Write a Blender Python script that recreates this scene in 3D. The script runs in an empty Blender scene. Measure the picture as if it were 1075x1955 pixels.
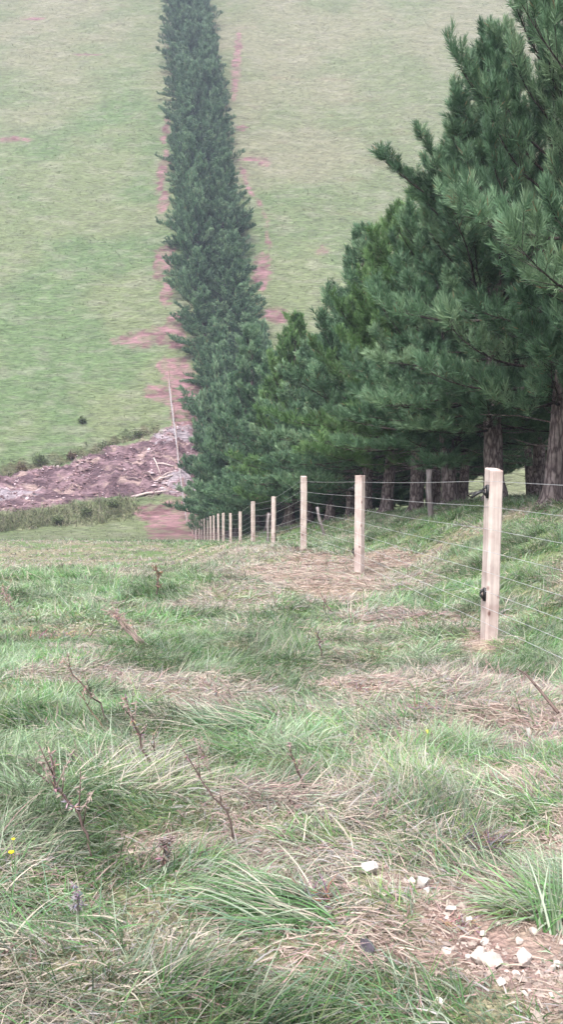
import bpy, math, random
import numpy as np
from mathutils import Vector, Matrix
random.seed(7)
rng = np.random.default_rng(11)
scene = bpy.context.scene
COL = scene.collection
R = math.radians

# ------------------------------------------------------------------ camera
PITCH = R(8.08); EYE = 1.2; F = 1955.0
cam_d = bpy.data.cameras.new('camera'); cam = bpy.data.objects.new('camera', cam_d); COL.objects.link(cam)
cam.location = (0, 0, EYE); cam.rotation_euler = (math.pi/2 - PITCH, 0, 0)
cam_d.sensor_fit = 'VERTICAL'; cam_d.sensor_height = 24; cam_d.lens = 24.0
cam_d.clip_start = 0.05; cam_d.clip_end = 1500
scene.camera = cam

def ray(px, py):
    a, b = px-537.5, 977.5-py
    return (a, b*math.sin(PITCH)+F*math.cos(PITCH), b*math.cos(PITCH)-F*math.sin(PITCH))
def at(px, py, Y):                       # point on the line of sight at depth Y
    d = ray(px, py); k = Y/d[1]
    return d[0]*k, EYE+d[2]*k

# ------------------------------------------------------------------ noise
def _h(ix, iy, s):
    n = (ix.astype(np.int64)*374761393 + iy.astype(np.int64)*668265263 + s*1442695041) & 0xffffffff
    n = ((n ^ (n >> 13))*1274126177) & 0xffffffff
    return ((n ^ (n >> 16)) & 0xffffff)/float(0xffffff)
def vn(x, y, s=0):
    x = np.asarray(x, float); y = np.asarray(y, float)
    ix = np.floor(x); iy = np.floor(y); fx = x-ix; fy = y-iy
    fx = fx*fx*(3-2*fx); fy = fy*fy*(3-2*fy)
    a = _h(ix, iy, s); b = _h(ix+1, iy, s); c = _h(ix, iy+1, s); d = _h(ix+1, iy+1, s)
    return (a*(1-fx)+b*fx)*(1-fy)+(c*(1-fx)+d*fx)*fy*1.0
def fbm(x, y, s=0, o=4):
    v = 0; a = .5; t = 0
    for i in range(o):
        v = v+a*vn(x*2**i+17*i, y*2**i-9*i, s+i*31); t += a; a *= .5
    return v/t
def ss(a, b, x):
    t = np.clip((x-a)/(b-a), 0, 1); return t*t*(3-2*t)

# ------------------------------------------------------------------ terrain
POSTS = [(944, 897, 1230, 7.63), (688, 908, 1096, 13.5), (580, 910, 1046, 19.1), (522, 949, 0, 24.5), (483, 958, 0, 30),
         (458.5, 977, 0, 35), (440, 980, 0, 39.5), (426, 980, 0, 44), (417, 981, 0, 48), (408.5, 984, 0, 51.5), (402, 986, 0, 54.5),
         (396, 988, 0, 57.5), (390.5, 990, 0, 60), (385, 992, 0, 62.5), (380, 993, 0, 64.7), (374, 995, 0, 67)]
fy = [-12.]; fx = [3.9]; py_ = [-30, -12., 0, 3]; pz_ = [3.0, 1.2, 0.02, -0.26]
for (px, top, base, Y) in POSTS:
    x, z = at(px, top, Y); fy.append(Y); fx.append(x)
    py_.append(Y); pz_.append(at(px, base, Y)[1] if base else z-1.27)
for (px, py, Y) in [(367, 1000, 70), (357, 980, 72), (346, 900, 76.5), (337, 810, 80.5), (323, 700, 86.5)]:
    x, z = at(px, py, Y); fy.append(Y); fx.append(x)
fy += [100, 130, 170, 260]; fx += [-12.0, -16.6, -22.0, -34]
py_ += [70, 72, 76.5, 80.5, 86.5, 100, 120, 170, 230, 300, 420, 700]
pz_ += [-10.35, -10.0, -7.9, -5.1, -.85, 9.0, 23.2, 58.5, 101, 146, 175, 180]
_ys = np.arange(-30, 700, .5); _zs = np.interp(_ys, py_, pz_)
_k = np.hanning(9); _k /= _k.sum(); _zs = np.convolve(np.pad(_zs, 4, mode='edge'), _k, 'valid')
def FX(y): return np.interp(y, fy, fx)
def H0(x, y):
    x = np.asarray(x, float); y = np.asarray(y, float)
    z = np.interp(y, _ys, _zs)
    xr = x-FX(y)
    z = z+.95*ss(0.2, 3.6, xr)*(1-ss(42, 68, y))
    far = ss(66, 76, y)
    z = z-.62*ss(13.5, 21, y)*ss(-.4, -2.6, xr)*(1-ss(40, 58, y))-.05*ss(14, 20, y)
    z = z+(fbm(x/3.1, y/3.1, 3, 3)-.5)*.22*(1-far)*ss(1, 5, y+np.abs(x))
    z = z+(fbm(x/19, y/19, 5, 4)-.5)*(.25+2.6*ss(84, 120, y))*ss(9, 30, y)
    return z
def unproj(px, py):
    d = ray(px, py); prev = 0.5
    for i in range(4000):
        Y = prev*1.004+.01
        x = d[0]/d[1]*Y; z = EYE+d[2]/d[1]*Y
        if z < float(H0(x, Y)):
            return x, Y
        prev = Y
        if Y > 400: break
    return x, Y

# ground cover zones: outlines walked on the terrain itself
def zone(pts): return np.array([unproj(*p) for p in pts])
def zrect(px, py, rx, ry):
    c = unproj(px, py); a = unproj(px+rx, py); b = unproj(px, py-ry)
    e = a[0]-c[0]; f = b[1]-c[1]
    return np.array([(c[0]+e*math.cos(t), c[1]+f*math.sin(t)) for t in np.linspace(0, 2*math.pi, 12, endpoint=False)])
def sdf(x, y, poly):
    n = len(poly); d = np.full(x.shape, 1e9); ins = np.zeros(x.shape, bool)
    for i in range(n):
        ax, ay = poly[i]; bx, by = poly[(i+1) % n]
        ex, ey = bx-ax, by-ay; wx, wy = x-ax, y-ay
        t = np.clip((wx*ex+wy*ey)/(ex*ex+ey*ey+1e-12), 0, 1)
        d = np.minimum(d, (wx-ex*t)**2+(wy-ey*t)**2)
        if ay != by:
            c = ((ay > y) != (by > y)) & (x < (bx-ax)*(y-ay)/(by-ay)+ax)
            ins ^= c
    d = np.sqrt(d); return np.where(ins, -d, d)
def zmask(x, y, polys, soft, k=1.0, s=50, sc=1.0):
    x = np.asarray(x, float); y = np.asarray(y, float)
    m = np.zeros(x.shape)
    nz = (fbm(x/(soft*1.6*sc), y/(soft*1.6*sc), s, 4)-.5)*4*soft*k
    for p in polys:
        lo = p.min(0)-4*soft; hi = p.max(0)+4*soft
        q = (x > lo[0]) & (x < hi[0]) & (y > lo[1]) & (y < hi[1])
        if not q.any(): continue
        s_ = sdf(x[q], y[q], p)+nz[q]
        m[q] = np.maximum(m[q], 1-ss(-soft*.6, soft*.6, s_))
    return m
Z_PATH = [zone([(850, 1700), (930, 1660), (1000, 1740), (1120, 1720), (1120, 1990), (1010, 1990), (930, 1870), (860, 1800)]),
          zone([(950, 1600), (1100, 1560), (1130, 1640), (960, 1660), (900, 1640)]), zrect(800, 1665, 45, 22), zrect(930, 1540, 25, 22)]
Z_LITTER = [zrect(720, 1835, 130, 22), zrect(620, 1610, 38, 16), zrect(1000, 1365, 170, 28), zrect(700, 1310, 90, 14), zrect(740, 1065, 50, 22),
            zrect(940, 1228, 45, 12), zrect(610, 1085, 130, 24), zrect(1000, 1490, 90, 18), zrect(300, 1600, 40, 12)]
Z_STRAW = [zrect(470, 1130, 120, 26), zrect(330, 1320, 150, 26), zrect(760, 1180, 120, 18), zone([(-60, 1030), (300, 1036), (480, 1040), (400, 1066), (-60, 1090)]), zone([(380, 1062), (640, 1060), (830, 1050), (860, 1110), (760, 1150), (600, 1150), (400, 1130)]),
           zrect(250, 1440, 110, 45), zrect(900, 1300, 160, 25), zrect(150, 1270, 120, 30), zrect(560, 1530, 200, 30), zrect(1000, 1400, 120, 20),
           zrect(640, 1700, 60, 50)]
Z_GREEN = [zrect(110, 1100, 90, 25), zrect(640, 1170, 80, 18), zrect(1000, 1150, 160, 110), zrect(330, 1120, 100, 20), zrect(60, 1500, 90, 50), zrect(430, 1260, 200, 40),
           zrect(550, 1400, 150, 50), zrect(180, 1850, 220, 90), zrect(640, 1890, 140, 60), zrect(1000, 1020, 120, 30), zrect(250, 1640, 160, 40), zrect(540, 1720, 90, 40)]
Z_MUD = [zone([(-60, 918), (60, 893), (170, 866), (250, 848), (340, 812), (372, 815), (380, 930), (400, 960), (345, 948), (240, 950), (120, 962), (-60, 985)])]
Z_GREY = [zone([(290, 830), (345, 812), (372, 815), (372, 832), (300, 845)]), zrect(340, 925, 45, 20), zrect(20, 945, 60, 12)]
Z_RED = [zone([(205, 652), (250, 640), (312, 625), (330, 600), (352, 600), (352, 672), (300, 665), (240, 662)]),
         zone([(295, 690), (360, 690), (380, 740), (380, 812), (330, 812), (320, 780), (275, 762), (285, 742), (320, 742)]),
         zone([(240, 975), (330, 960), (450, 965), (470, 1036), (290, 1036), (280, 1000)]), zrect(312, 500, 20, 30), zrect(312, 385, 10, 22), zrect(310, 330, 9, 40),
         zone([(330, 985), (400, 950), (470, 975), (480, 1036), (330, 1036)]), zrect(318, 560, 12, 26), zrect(316, 250, 7, 30), zrect(498, 518, 17, 34), zrect(528, 606, 22, 18), zrect(484, 303, 26, 4), zrect(30, 270, 40, 4),
         zrect(60, 36, 22, 3), zrect(170, 107, 28, 3), zrect(504, 313, 10, 4), zrect(452, 120, 8, 60), zrect(462, 245, 12, 8), zrect(620, 482, 16, 4)]
_tr = [(458, 315), (468, 345), (480, 372), (500, 398), (510, 430), (513, 470), (515, 530)]
Z_RED.append(zone([(a-2.5, b) for a, b in _tr]+[(a+2.5, b) for a, b in _tr[::-1]]))
Z_SEDGE = [zone([(-60, 985), (120, 966), (250, 955), (262, 985), (200, 1004), (90, 1008), (-60, 1022)])]
Z_BANK = [zone([(-60, 905), (60, 884), (170, 856), (250, 826), (300, 812), (300, 826), (240, 842), (170, 866), (60, 895), (-60, 918)])]

Z_CLEAR = [zrect(912, 1228, 30, 12), zrect(975, 1226, 22, 10), zrect(706, 1668, 24, 20), zrect(800, 1682, 38, 24), zrect(700, 1830, 40, 18), zrect(838, 1936, 14, 12), zrect(862, 1736, 26, 18)]
def mud_m(x, y): return zmask(x, y, Z_MUD, .35, .8, 61)
def H(x, y, m=None):
    x = np.asarray(x, float); y = np.asarray(y, float)
    z = H0(x, y)
    z = z+(fbm(x/.5, y/.5, 8, 3)-.5)*.15*(1-ss(30, 60, y))
    hill = ss(80, 92, y)
    z = z+hill*(fbm(x/3.2+fbm(x/9, y/9, 4, 2)*2.5, y/.75, 12, 4)-.5)*.55
    m = mud_m(x, y) if m is None else m
    z = z+m*((fbm(x/.75, y/.45, 15, 4)-.5)*1.15-.1)
    z = z-zmask(x, y, Z_BANK, .4, .5, 66)*.5
    return z
def Hs(x, y): return float(H(np.array([x]), np.array([y]))[0])

# ------------------------------------------------------------------ colours (base, linear)
def C(*v): return np.array(v, float)
GREEN, PALE, STRAW, PINK = C(.098, .235, .072), C(.33, .39, .29), C(.47, .41, .34), C(.35, .235, .225)
OLIVE, TEAL, GREY = C(.165, .25, .085), C(.135, .235, .15), C(.37, .345, .345)
SOIL, RSOIL = C(.19, .115, .085), C(.30, .135, .115)
def mix(a, b, t): return a*(1-t[..., None])+b*t[..., None]
def ground_col(x, y):
    x = np.asarray(x, float); y = np.asarray(y, float)
    n1 = fbm(x/1.1, y/1.1, 21); n2 = fbm(x/.35, y/.35, 22)
    near = mix(np.broadcast_to(C(.12, .18, .07), x.shape+(3,)), C(.24, .22, .14), ss(.4, .65, n1))
    pth = zmask(x, y, Z_PATH, .12, .8, 51)
    lit = zmask(x, y, Z_LITTER, .15, .8, 52)
    near = mix(near, mix(np.broadcast_to(C(.33, .245, .205), x.shape+(3,)), C(.21, .135, .12), ss(.4, .6, n2)), np.maximum(pth, lit*.8))
    # far side of the gully
    w = fbm(x/7, y/7, 23); w2 = fbm(x/1.6, y/.55, 24); w3 = fbm(x/16, y/11, 29, 3)
    up = ss(92, 150, y+np.clip(x+6, -12, 30)*1.8+(w3-.5)*60)
    a = mix(np.broadcast_to(C(.098, .146, .066), x.shape+(3,)), C(.138, .166, .086), ss(.36, .64, w))
    b = mix(np.broadcast_to(C(.128, .152, .082), x.shape+(3,)), C(.172, .174, .112), ss(.36, .62, w3*.5+w*.5))
    far = mix(a, b, up)
    far = mix(far, C(.23, .22, .18), ss(.50, .72, w2)*.35)
    far = mix(far, C(.12, .13, .09), ss(.56, .75, 1-w2)*.4)
    wf = fbm(x/.65+fbm(x/4, y/4, 36, 2)*3, y/.26, 37, 3)
    far = far*(1.0+(wf-.5)[..., None]*.5)
    far = mix(far, C(.20, .11, .10), ss(.70, .78, fbm(x/4, y/1.3, 33))*.12*up)
    red = zmask(x, y, Z_RED, .32, .9, 53)
    rc = mix(np.broadcast_to(C(.25, .145, .155), x.shape+(3,)), C(.145, .08, .085), ss(.45, .62, w2))
    far = mix(far, rc, red*(.45+.55*ss(.36, .58, fbm(x/.6, y/.32, 35))))
    far = mix(far, C(.085, .075, .045), zmask(x, y, Z_BANK, .35, .9, 54)*.75)
    far = mix(far, mix(np.broadcast_to(C(.14, .16, .08), x.shape+(3,)), C(.21, .22, .13), ss(.4, .6, w2)), zmask(x, y, Z_SEDGE, .5, .9, 55)*.8)
    m = mud_m(x, y); n3 = fbm(x/.9, y/.35, 26)
    mc = mix(np.broadcast_to(C(.205, .135, .15), x.shape+(3,)), C(.095, .06, .07), ss(.44, .58, n3))
    mc = mix(mc, C(.34, .25, .225), ss(.60, .70, fbm(x/1.1, y/.3, 27))*.8)
    far = mix(far, mc, m)
    far = mix(far, C(.34, .30, .33), zmask(x, y, Z_GREY, .25, 1.0, 56)*.75*ss(.35, .55, n3))
    return mix(near, far, ss(58, 63, y))

# ------------------------------------------------------------------ mesh helpers
def mesh_from(name, v, faces_n, idx, mat, col=None, smooth=False, tone=None):
    me = bpy.data.meshes.new(name)
    v = np.ascontiguousarray(v, np.float32); idx = np.ascontiguousarray(idx, np.int32).ravel()
    nf = len(idx)//faces_n
    me.vertices.add(len(v)); me.vertices.foreach_set('co', v.ravel())
    me.loops.add(len(idx)); me.loops.foreach_set('vertex_index', idx)
    me.polygons.add(nf); me.polygons.foreach_set('loop_start', np.arange(0, nf*faces_n, faces_n, dtype=np.int32))
    me.polygons.foreach_set('use_smooth', np.full(nf, smooth, bool))
    me.update(calc_edges=True)
    if col is not None:
        a = me.color_attributes.new('Col', 'FLOAT_COLOR', 'POINT')
        c = np.ones((len(v), 4), np.float32); c[:, :3] = col; a.data.foreach_set('color', c.ravel())
    if tone is not None:
        a = me.attributes.new('tone', 'FLOAT', 'POINT'); a.data.foreach_set('value', np.ascontiguousarray(tone, np.float32))
    me.materials.append(mat)
    return me
def link(name, me, parent=None, loc=None):
    o = bpy.data.objects.new(name, me); COL.objects.link(o); o.parent = parent
    if loc is not None: o.location = loc
    return o
def tag(o, label=None, cat=None, group=None, kind=None):
    if label: o['label'] = label
    if cat: o['category'] = cat
    if group: o['group'] = group
    if kind: o['kind'] = kind
    return o
class MB:
    def __init__(s): s.v = []; s.f = []; s.c = []
    def tube(s, pts, rads, n=6, col=(1, 1, 1), cap=True, jit=0.0):
        pts = [Vector(p) for p in pts]; b = len(s.v)
        up = Vector((.31, .17, .93)).normalized()
        for i, p in enumerate(pts):
            t = (pts[min(i+1, len(pts)-1)]-pts[max(i-1, 0)]).normalized()
            a = t.cross(up)
            if a.length < .05: a = t.cross(Vector((1, 0, 0)))
            a.normalize(); c = t.cross(a)
            for k in range(n):
                q = 2*math.pi*k/n; r = rads[i]*(1+random.uniform(-jit, jit))
                s.v.append(p+a*math.cos(q)*r+c*math.sin(q)*r); s.c.append(col)
        for i in range(len(pts)-1):
            for k in range(n):
                k2 = (k+1) % n
                s.f.append((b+i*n+k, b+i*n+k2, b+(i+1)*n+k2, b+(i+1)*n+k))
        if cap:
            s.f.append(tuple(b+k for k in range(n))[::-1]); e = b+(len(pts)-1)*n
            s.f.append(tuple(e+k for k in range(n)))
    def build(s, name, mat, smooth=True):
        me = bpy.data.meshes.new(name); me.from_pydata([tuple(v) for v in s.v], [], s.f)
        a = me.color_attributes.new('Col', 'FLOAT_COLOR', 'POINT')
        a.data.foreach_set('color', np.array([tuple(c)+(1,) for c in s.c], np.float32).ravel())
        me.polygons.foreach_set('use_smooth', [smooth]*len(me.polygons)); me.update()
        me.materials.append(mat); return me

# ------------------------------------------------------------------ materials
def newmat(name):
    m = bpy.data.materials.new(name); m.use_nodes = True; nt = m.node_tree
    b = nt.nodes['Principled BSDF']; return m, nt, b
def N(nt, t, **k):
    n = nt.nodes.new(t)
    for a, v in k.items(): setattr(n, a, v)
    return n
def mul_noise(nt, src, scale, lo, hi, coord='Object', vec=None, detail=6):
    tc = N(nt, 'ShaderNodeTexCoord'); mp = N(nt, 'ShaderNodeMapping')
    nt.links.new(tc.outputs[coord], mp.inputs[0])
    if vec: mp.inputs['Scale'].default_value = vec
    no = N(nt, 'ShaderNodeTexNoise'); no.inputs['Scale'].default_value = scale; no.inputs['Detail'].default_value = detail
    nt.links.new(mp.outputs[0], no.inputs[0])
    mr = N(nt, 'ShaderNodeMapRange'); mr.inputs[1].default_value = .3; mr.inputs[2].default_value = .7
    mr.inputs[3].default_value = lo; mr.inputs[4].default_value = hi
    nt.links.new(no.outputs[0], mr.inputs[0])
    mx = N(nt, 'ShaderNodeVectorMath', operation='SCALE')
    nt.links.new(src, mx.inputs[0]); nt.links.new(mr.outputs[0], mx.inputs[3])
    return mx.outputs[0], no
def col_mat(name, rough=.9, nscale=8, lo=.75, hi=1.25, bump=0.0, bdist=.02, vec=None, transl=0.0, spec=.2, attr=True, rgb=(.5, .5, .5), detail=6):
    m, nt, b = newmat(name)
    if attr:
        a = N(nt, 'ShaderNodeVertexColor'); a.layer_name = 'Col'; src = a.outputs[0]
    else:
        a = N(nt, 'ShaderNodeRGB'); a.outputs[0].default_value = rgb+(1,); src = a.outputs[0]
    out, no = mul_noise(nt, src, nscale, lo, hi, vec=vec, detail=detail)
    nt.links.new(out, b.inputs['Base Color'])
    b.inputs['Roughness'].default_value = rough; b.inputs['Specular IOR Level'].default_value = spec
    if bump:
        bp = N(nt, 'ShaderNodeBump'); bp.inputs['Strength'].default_value = bump; bp.inputs['Distance'].default_value = bdist
        nt.links.new(no.outputs[0], bp.inputs['Height']); nt.links.new(bp.outputs[0], b.inputs['Normal'])
    if transl:
        tr = N(nt, 'ShaderNodeBsdfTranslucent'); nt.links.new(out, tr.inputs[0])
        ms = N(nt, 'ShaderNodeMixShader'); ms.inputs[0].default_value = transl
        o = nt.nodes['Material Output']
        nt.links.new(b.outputs[0], ms.inputs[1]); nt.links.new(tr.outputs[0], ms.inputs[2]); nt.links.new(ms.outputs[0], o.inputs[0])
    return m
M_GROUND = col_mat('soil_and_turf', .95, 45, .55, 1.4, bump=1.0, bdist=.03, detail=10)
M_HILL = col_mat('hill_turf', .95, 3.6, .66, 1.34, bump=1.0, bdist=.3, vec=(.45, 2.0, 2.0), detail=12)
M_BLADE = col_mat('grass_blade', .6, 3, .85, 1.15, transl=.36, spec=.35)
M_STALK = col_mat('dead_stalk', .85, 30, .75, 1.2)
M_STONE = col_mat('limestone', .9, 40, .66, 1.10, bump=.5, bdist=.006)
M_CLOD = col_mat('dark_clod', .9, 25, .6, 1.3, bump=.6, bdist=.01)
M_WIRE, nt, b = newmat('galvanised_wire'); b.inputs['Base Color'].default_value = (.45, .45, .48, 1); b.inputs['Metallic'].default_value = .4; b.inputs['Roughness'].default_value = .45
_o, _n = mul_noise(nt, N(nt, 'ShaderNodeRGB').outputs[0], 6, .8, 1.1); nt.nodes['RGB'].outputs[0].default_value = (.60, .60, .63, 1); nt.links.new(_o, b.inputs['Base Color'])
M_BLACK = col_mat('black_insulator', .45, 20, .8, 1.2, attr=False, rgb=(.012, .012, .014), spec=.5)

def wood_mat(name, base, dark, knots=True):
    m, nt, b = newmat(name)
    tc = N(nt, 'ShaderNodeTexCoord'); mp = N(nt, 'ShaderNodeMapping'); mp.inputs['Scale'].default_value = (60, 60, 2.2)
    nt.links.new(tc.outputs['Object'], mp.inputs[0])
    no = N(nt, 'ShaderNodeTexNoise'); no.inputs['Scale'].default_value = 1; no.inputs['Detail'].default_value = 8; no.inputs['Distortion'].default_value = .6
    nt.links.new(mp.outputs[0], no.inputs[0])
    cr = N(nt, 'ShaderNodeValToRGB'); cr.color_ramp.elements[0].position = .33; cr.color_ramp.elements[1].position = .62
    cr.color_ramp.elements[0].color = dark+(1,); cr.color_ramp.elements[1].color = base+(1,)
    nt.links.new(no.outputs[0], cr.inputs[0]); src = cr.outputs[0]
    # broad weather stains
    n2 = N(nt, 'ShaderNodeTexNoise'); n2.inputs['Scale'].default_value = 5; n2.inputs['Detail'].default_value = 5
    nt.links.new(tc.outputs['Object'], n2.inputs[0])
    r2 = N(nt, 'ShaderNodeValToRGB'); r2.color_ramp.elements[0].position = .35; r2.color_ramp.elements[1].position = .65
    r2.color_ramp.elements[0].color = (.66, .60, .60, 1); r2.color_ramp.elements[1].color = (1, 1, 1, 1)
    nt.links.new(n2.outputs[0], r2.inputs[0])
    mx = N(nt, 'ShaderNodeMix', data_type='RGBA', blend_type='MULTIPLY'); mx.inputs[0].default_value = 1
    nt.links.new(src, mx.inputs[6]); nt.links.new(r2.outputs[0], mx.inputs[7]); src = mx.outputs[2]
    if knots:
        vo = N(nt, 'ShaderNodeTexVoronoi'); vo.inputs['Scale'].default_value = 1; m3 = N(nt, 'ShaderNodeMapping'); m3.inputs['Scale'].default_value = (9, 9, 6)
        nt.links.new(tc.outputs['Object'], m3.inputs[0]); nt.links.new(m3.outputs[0], vo.inputs[0])
        r3 = N(nt, 'ShaderNodeValToRGB'); r3.color_ramp.elements[0].position = .08; r3.color_ramp.elements[1].position = .17
        r3.color_ramp.elements[0].color = (.38, .26, .24, 1); r3.color_ramp.elements[1].color = (1, 1, 1, 1)
        nt.links.new(vo.outputs[0], r3.inputs[0])
        m4 = N(nt, 'ShaderNodeMix', data_type='RGBA', blend_type='MULTIPLY'); m4.inputs[0].default_value = 1
        nt.links.new(src, m4.inputs[6]); nt.links.new(r3.outputs[0], m4.inputs[7]); src = m4.outputs[2]
    nt.links.new(src, b.inputs['Base Color']); b.inputs['Roughness'].default_value = .85; b.inputs['Specular IOR Level'].default_value = .2
    bp = N(nt, 'ShaderNodeBump'); bp.inputs['Strength'].default_value = .4; bp.inputs['Distance'].default_value = .003
    nt.links.new(no.outputs[0], bp.inputs['Height']); nt.links.new(bp.outputs[0], b.inputs['Normal'])
    return m
M_POST = wood_mat('sawn_pine', (.58, .50, .46), (.46, .385, .355))
M_FARPOST = wood_mat('stained_pine', (.46, .33, .30), (.36, .25, .23), False)
M_OLDPOST = wood_mat('weathered_timber', (.33, .30, .30), (.15, .13, .13), False)

M_BARK, nt, b = newmat('pine_bark')
tc = N(nt, 'ShaderNodeTexCoord'); mp = N(nt, 'ShaderNodeMapping'); mp.inputs['Scale'].default_value = (13, 13, 3.4)
nt.links.new(tc.outputs['Object'], mp.inputs[0])
nz = N(nt, 'ShaderNodeTexNoise'); nz.inputs['Scale'].default_value = 1.4; nz.inputs['Detail'].default_value = 5
nt.links.new(mp.outputs[0], nz.inputs[0])
va = N(nt, 'ShaderNodeVectorMath', operation='MULTIPLY_ADD'); va.inputs[1].default_value = (.9, .9, .9)
nt.links.new(nz.outputs['Color'], va.inputs[0]); nt.links.new(mp.outputs[0], va.inputs[2])
vo = N(nt, 'ShaderNodeTexVoronoi', feature='DISTANCE_TO_EDGE'); vo.inputs['Scale'].default_value = 1
nt.links.new(va.outputs[0], vo.inputs[0])
cr = N(nt, 'ShaderNodeValToRGB'); cr.color_ramp.elements[0].position = .02; cr.color_ramp.elements[1].position = .22
cr.color_ramp.elements[0].color = (.07, .052, .052, 1); cr.color_ramp.elements[1].color = (.20, .165, .158, 1)
nt.links.new(vo.outputs[0], cr.inputs[0])
vc = N(nt, 'ShaderNodeVertexColor'); vc.layer_name = 'Col'
mb_ = N(nt, 'ShaderNodeMix', data_type='RGBA', blend_type='MULTIPLY'); mb_.inputs[0].default_value = 1
nt.links.new(cr.outputs[0], mb_.inputs[6]); nt.links.new(vc.outputs[0], mb_.inputs[7])
o2, _n = mul_noise(nt, mb_.outputs[2], 9, .65, 1.3)
nt.links.new(o2, b.inputs['Base Color']); b.inputs['Roughness'].default_value = .95; b.inputs['Specular IOR Level'].default_value = .15
bp = N(nt, 'ShaderNodeBump'); bp.inputs['Strength'].default_value = .9; bp.inputs['Distance'].default_value = .03
nt.links.new(vo.outputs[0], bp.inputs['Height']); nt.links.new(bp.outputs[0], b.inputs['Normal'])

def needle_mat(name, c0, c1, c2):
    m, nt, b = newmat(name)
    a = N(nt, 'ShaderNodeAttribute'); a.attribute_name = 'tone'
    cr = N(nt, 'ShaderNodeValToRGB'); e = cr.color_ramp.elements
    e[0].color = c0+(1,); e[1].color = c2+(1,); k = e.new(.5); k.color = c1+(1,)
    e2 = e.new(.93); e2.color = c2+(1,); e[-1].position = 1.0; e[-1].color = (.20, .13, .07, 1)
    nt.links.new(a.outputs['Fac'], cr.inputs[0])
    o, _ = mul_noise(nt, cr.outputs[0], 1.1, .8, 1.2)
    nt.links.new(o, b.inputs['Base Color']); b.inputs['Roughness'].default_value = .55; b.inputs['Specular IOR Level'].default_value = .35
    tr = N(nt, 'ShaderNodeBsdfTranslucent'); nt.links.new(o, tr.inputs[0])
    ms = N(nt, 'ShaderNodeMixShader'); ms.inputs[0].default_value = .22; oo = nt.nodes['Material Output']
    nt.links.new(b.outputs[0], ms.inputs[1]); nt.links.new(tr.outputs[0], ms.inputs[2]); nt.links.new(ms.outputs[0], oo.inputs[0])
    return m
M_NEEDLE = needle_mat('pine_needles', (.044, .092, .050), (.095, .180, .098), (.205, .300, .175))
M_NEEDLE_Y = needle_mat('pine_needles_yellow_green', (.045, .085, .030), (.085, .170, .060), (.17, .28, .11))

# ------------------------------------------------------------------ ground sheets
def sheet(name, ys, mat, halfw, ncol, label=None):
    u = np.linspace(-1, 1, ncol); t = np.sign(u)*(np.abs(u)*.42+np.abs(u)**3*(halfw-.42))
    Y, T = np.meshgrid(ys, t, indexing='ij'); X = T*(np.abs(Y)+3.0)
    X = np.where(Y < 0, T*3.0*(1+np.abs(Y)*.5), X)
    z = H(X.ravel(), Y.ravel()); v = np.stack([X.ravel(), Y.ravel(), z], 1)
    nr, nc = X.shape; i = np.arange(nr-1)[:, None]*nc+np.arange(nc-1)[None]
    q = np.stack([i, i+1, i+nc+1, i+nc], -1).reshape(-1, 4)
    me = mesh_from(name, v, 4, q, mat, ground_col(X.ravel(), Y.ravel()), True)
    o = link(name, me); o['kind'] = 'structure'; return o
ys1 = np.concatenate([np.linspace(-25, 1, 30)[:-1], np.geomspace(1, 62, 420)])
sheet('ground', ys1, M_GROUND, 2.2, 360)
ys2 = np.concatenate([np.arange(62, 70, .25), np.arange(70, 88, .09), np.arange(88, 180, .19), np.geomspace(180, 690, 70)])
sheet('far_hillside', ys2, M_HILL, 2.6, 720)

# ------------------------------------------------------------------ grass blades
def blades(x, y, z, L, W, head, th0, th1, col, nseg, tipcol=None, twist=None):
    n = len(x); t = np.linspace(0, 1, nseg+1)
    th = th0[:, None]+(th1-th0)[:, None]*t[None]**.8
    step = L[:, None]/nseg
    hx, hy = np.cos(head), np.sin(head)
    dh = np.sin(th)*step; dz = np.cos(th)*step
    r = np.concatenate([np.zeros((n, 1)), np.cumsum((dh[:, 1:]+dh[:, :-1])/2, 1)], 1)
    zz = np.concatenate([np.zeros((n, 1)), np.cumsum((dz[:, 1:]+dz[:, :-1])/2, 1)], 1)
    px = x[:, None]+hx[:, None]*r; py = y[:, None]+hy[:, None]*r; pz = z[:, None]+zz
    w = W[:, None]*.5*(1-t[None]**1.7*.9)
    tw = rng.uniform(-.9, .9, n) if twist is None else twist
    sx = -hy[:, None]*np.cos(tw)[:, None]; sy = hx[:, None]*np.cos(tw)[:, None]; sz = np.sin(tw)[:, None]
    A = np.stack([px-sx*w, py-sy*w, pz-sz*w], -1); B = np.stack([px+sx*w, py+sy*w, pz+sz*w], -1)
    v = np.stack([A, B], 2).reshape(-1, 3)
    b = (np.arange(n)*(nseg+1)*2)[:, None]+(np.arange(nseg)*2)[None]
    q = np.stack([b, b+1, b+3, b+2], -1).reshape(-1, 4)
    if tipcol is None: tipcol = col
    k = (t**1.5)[None, :, None]
    c = col[:, None, :]*(1-k)+tipcol[:, None, :]*k
    c = np.repeat(c[:, :, None, :], 2, 2).reshape(-1, 3)
    return v, q, c
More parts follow.
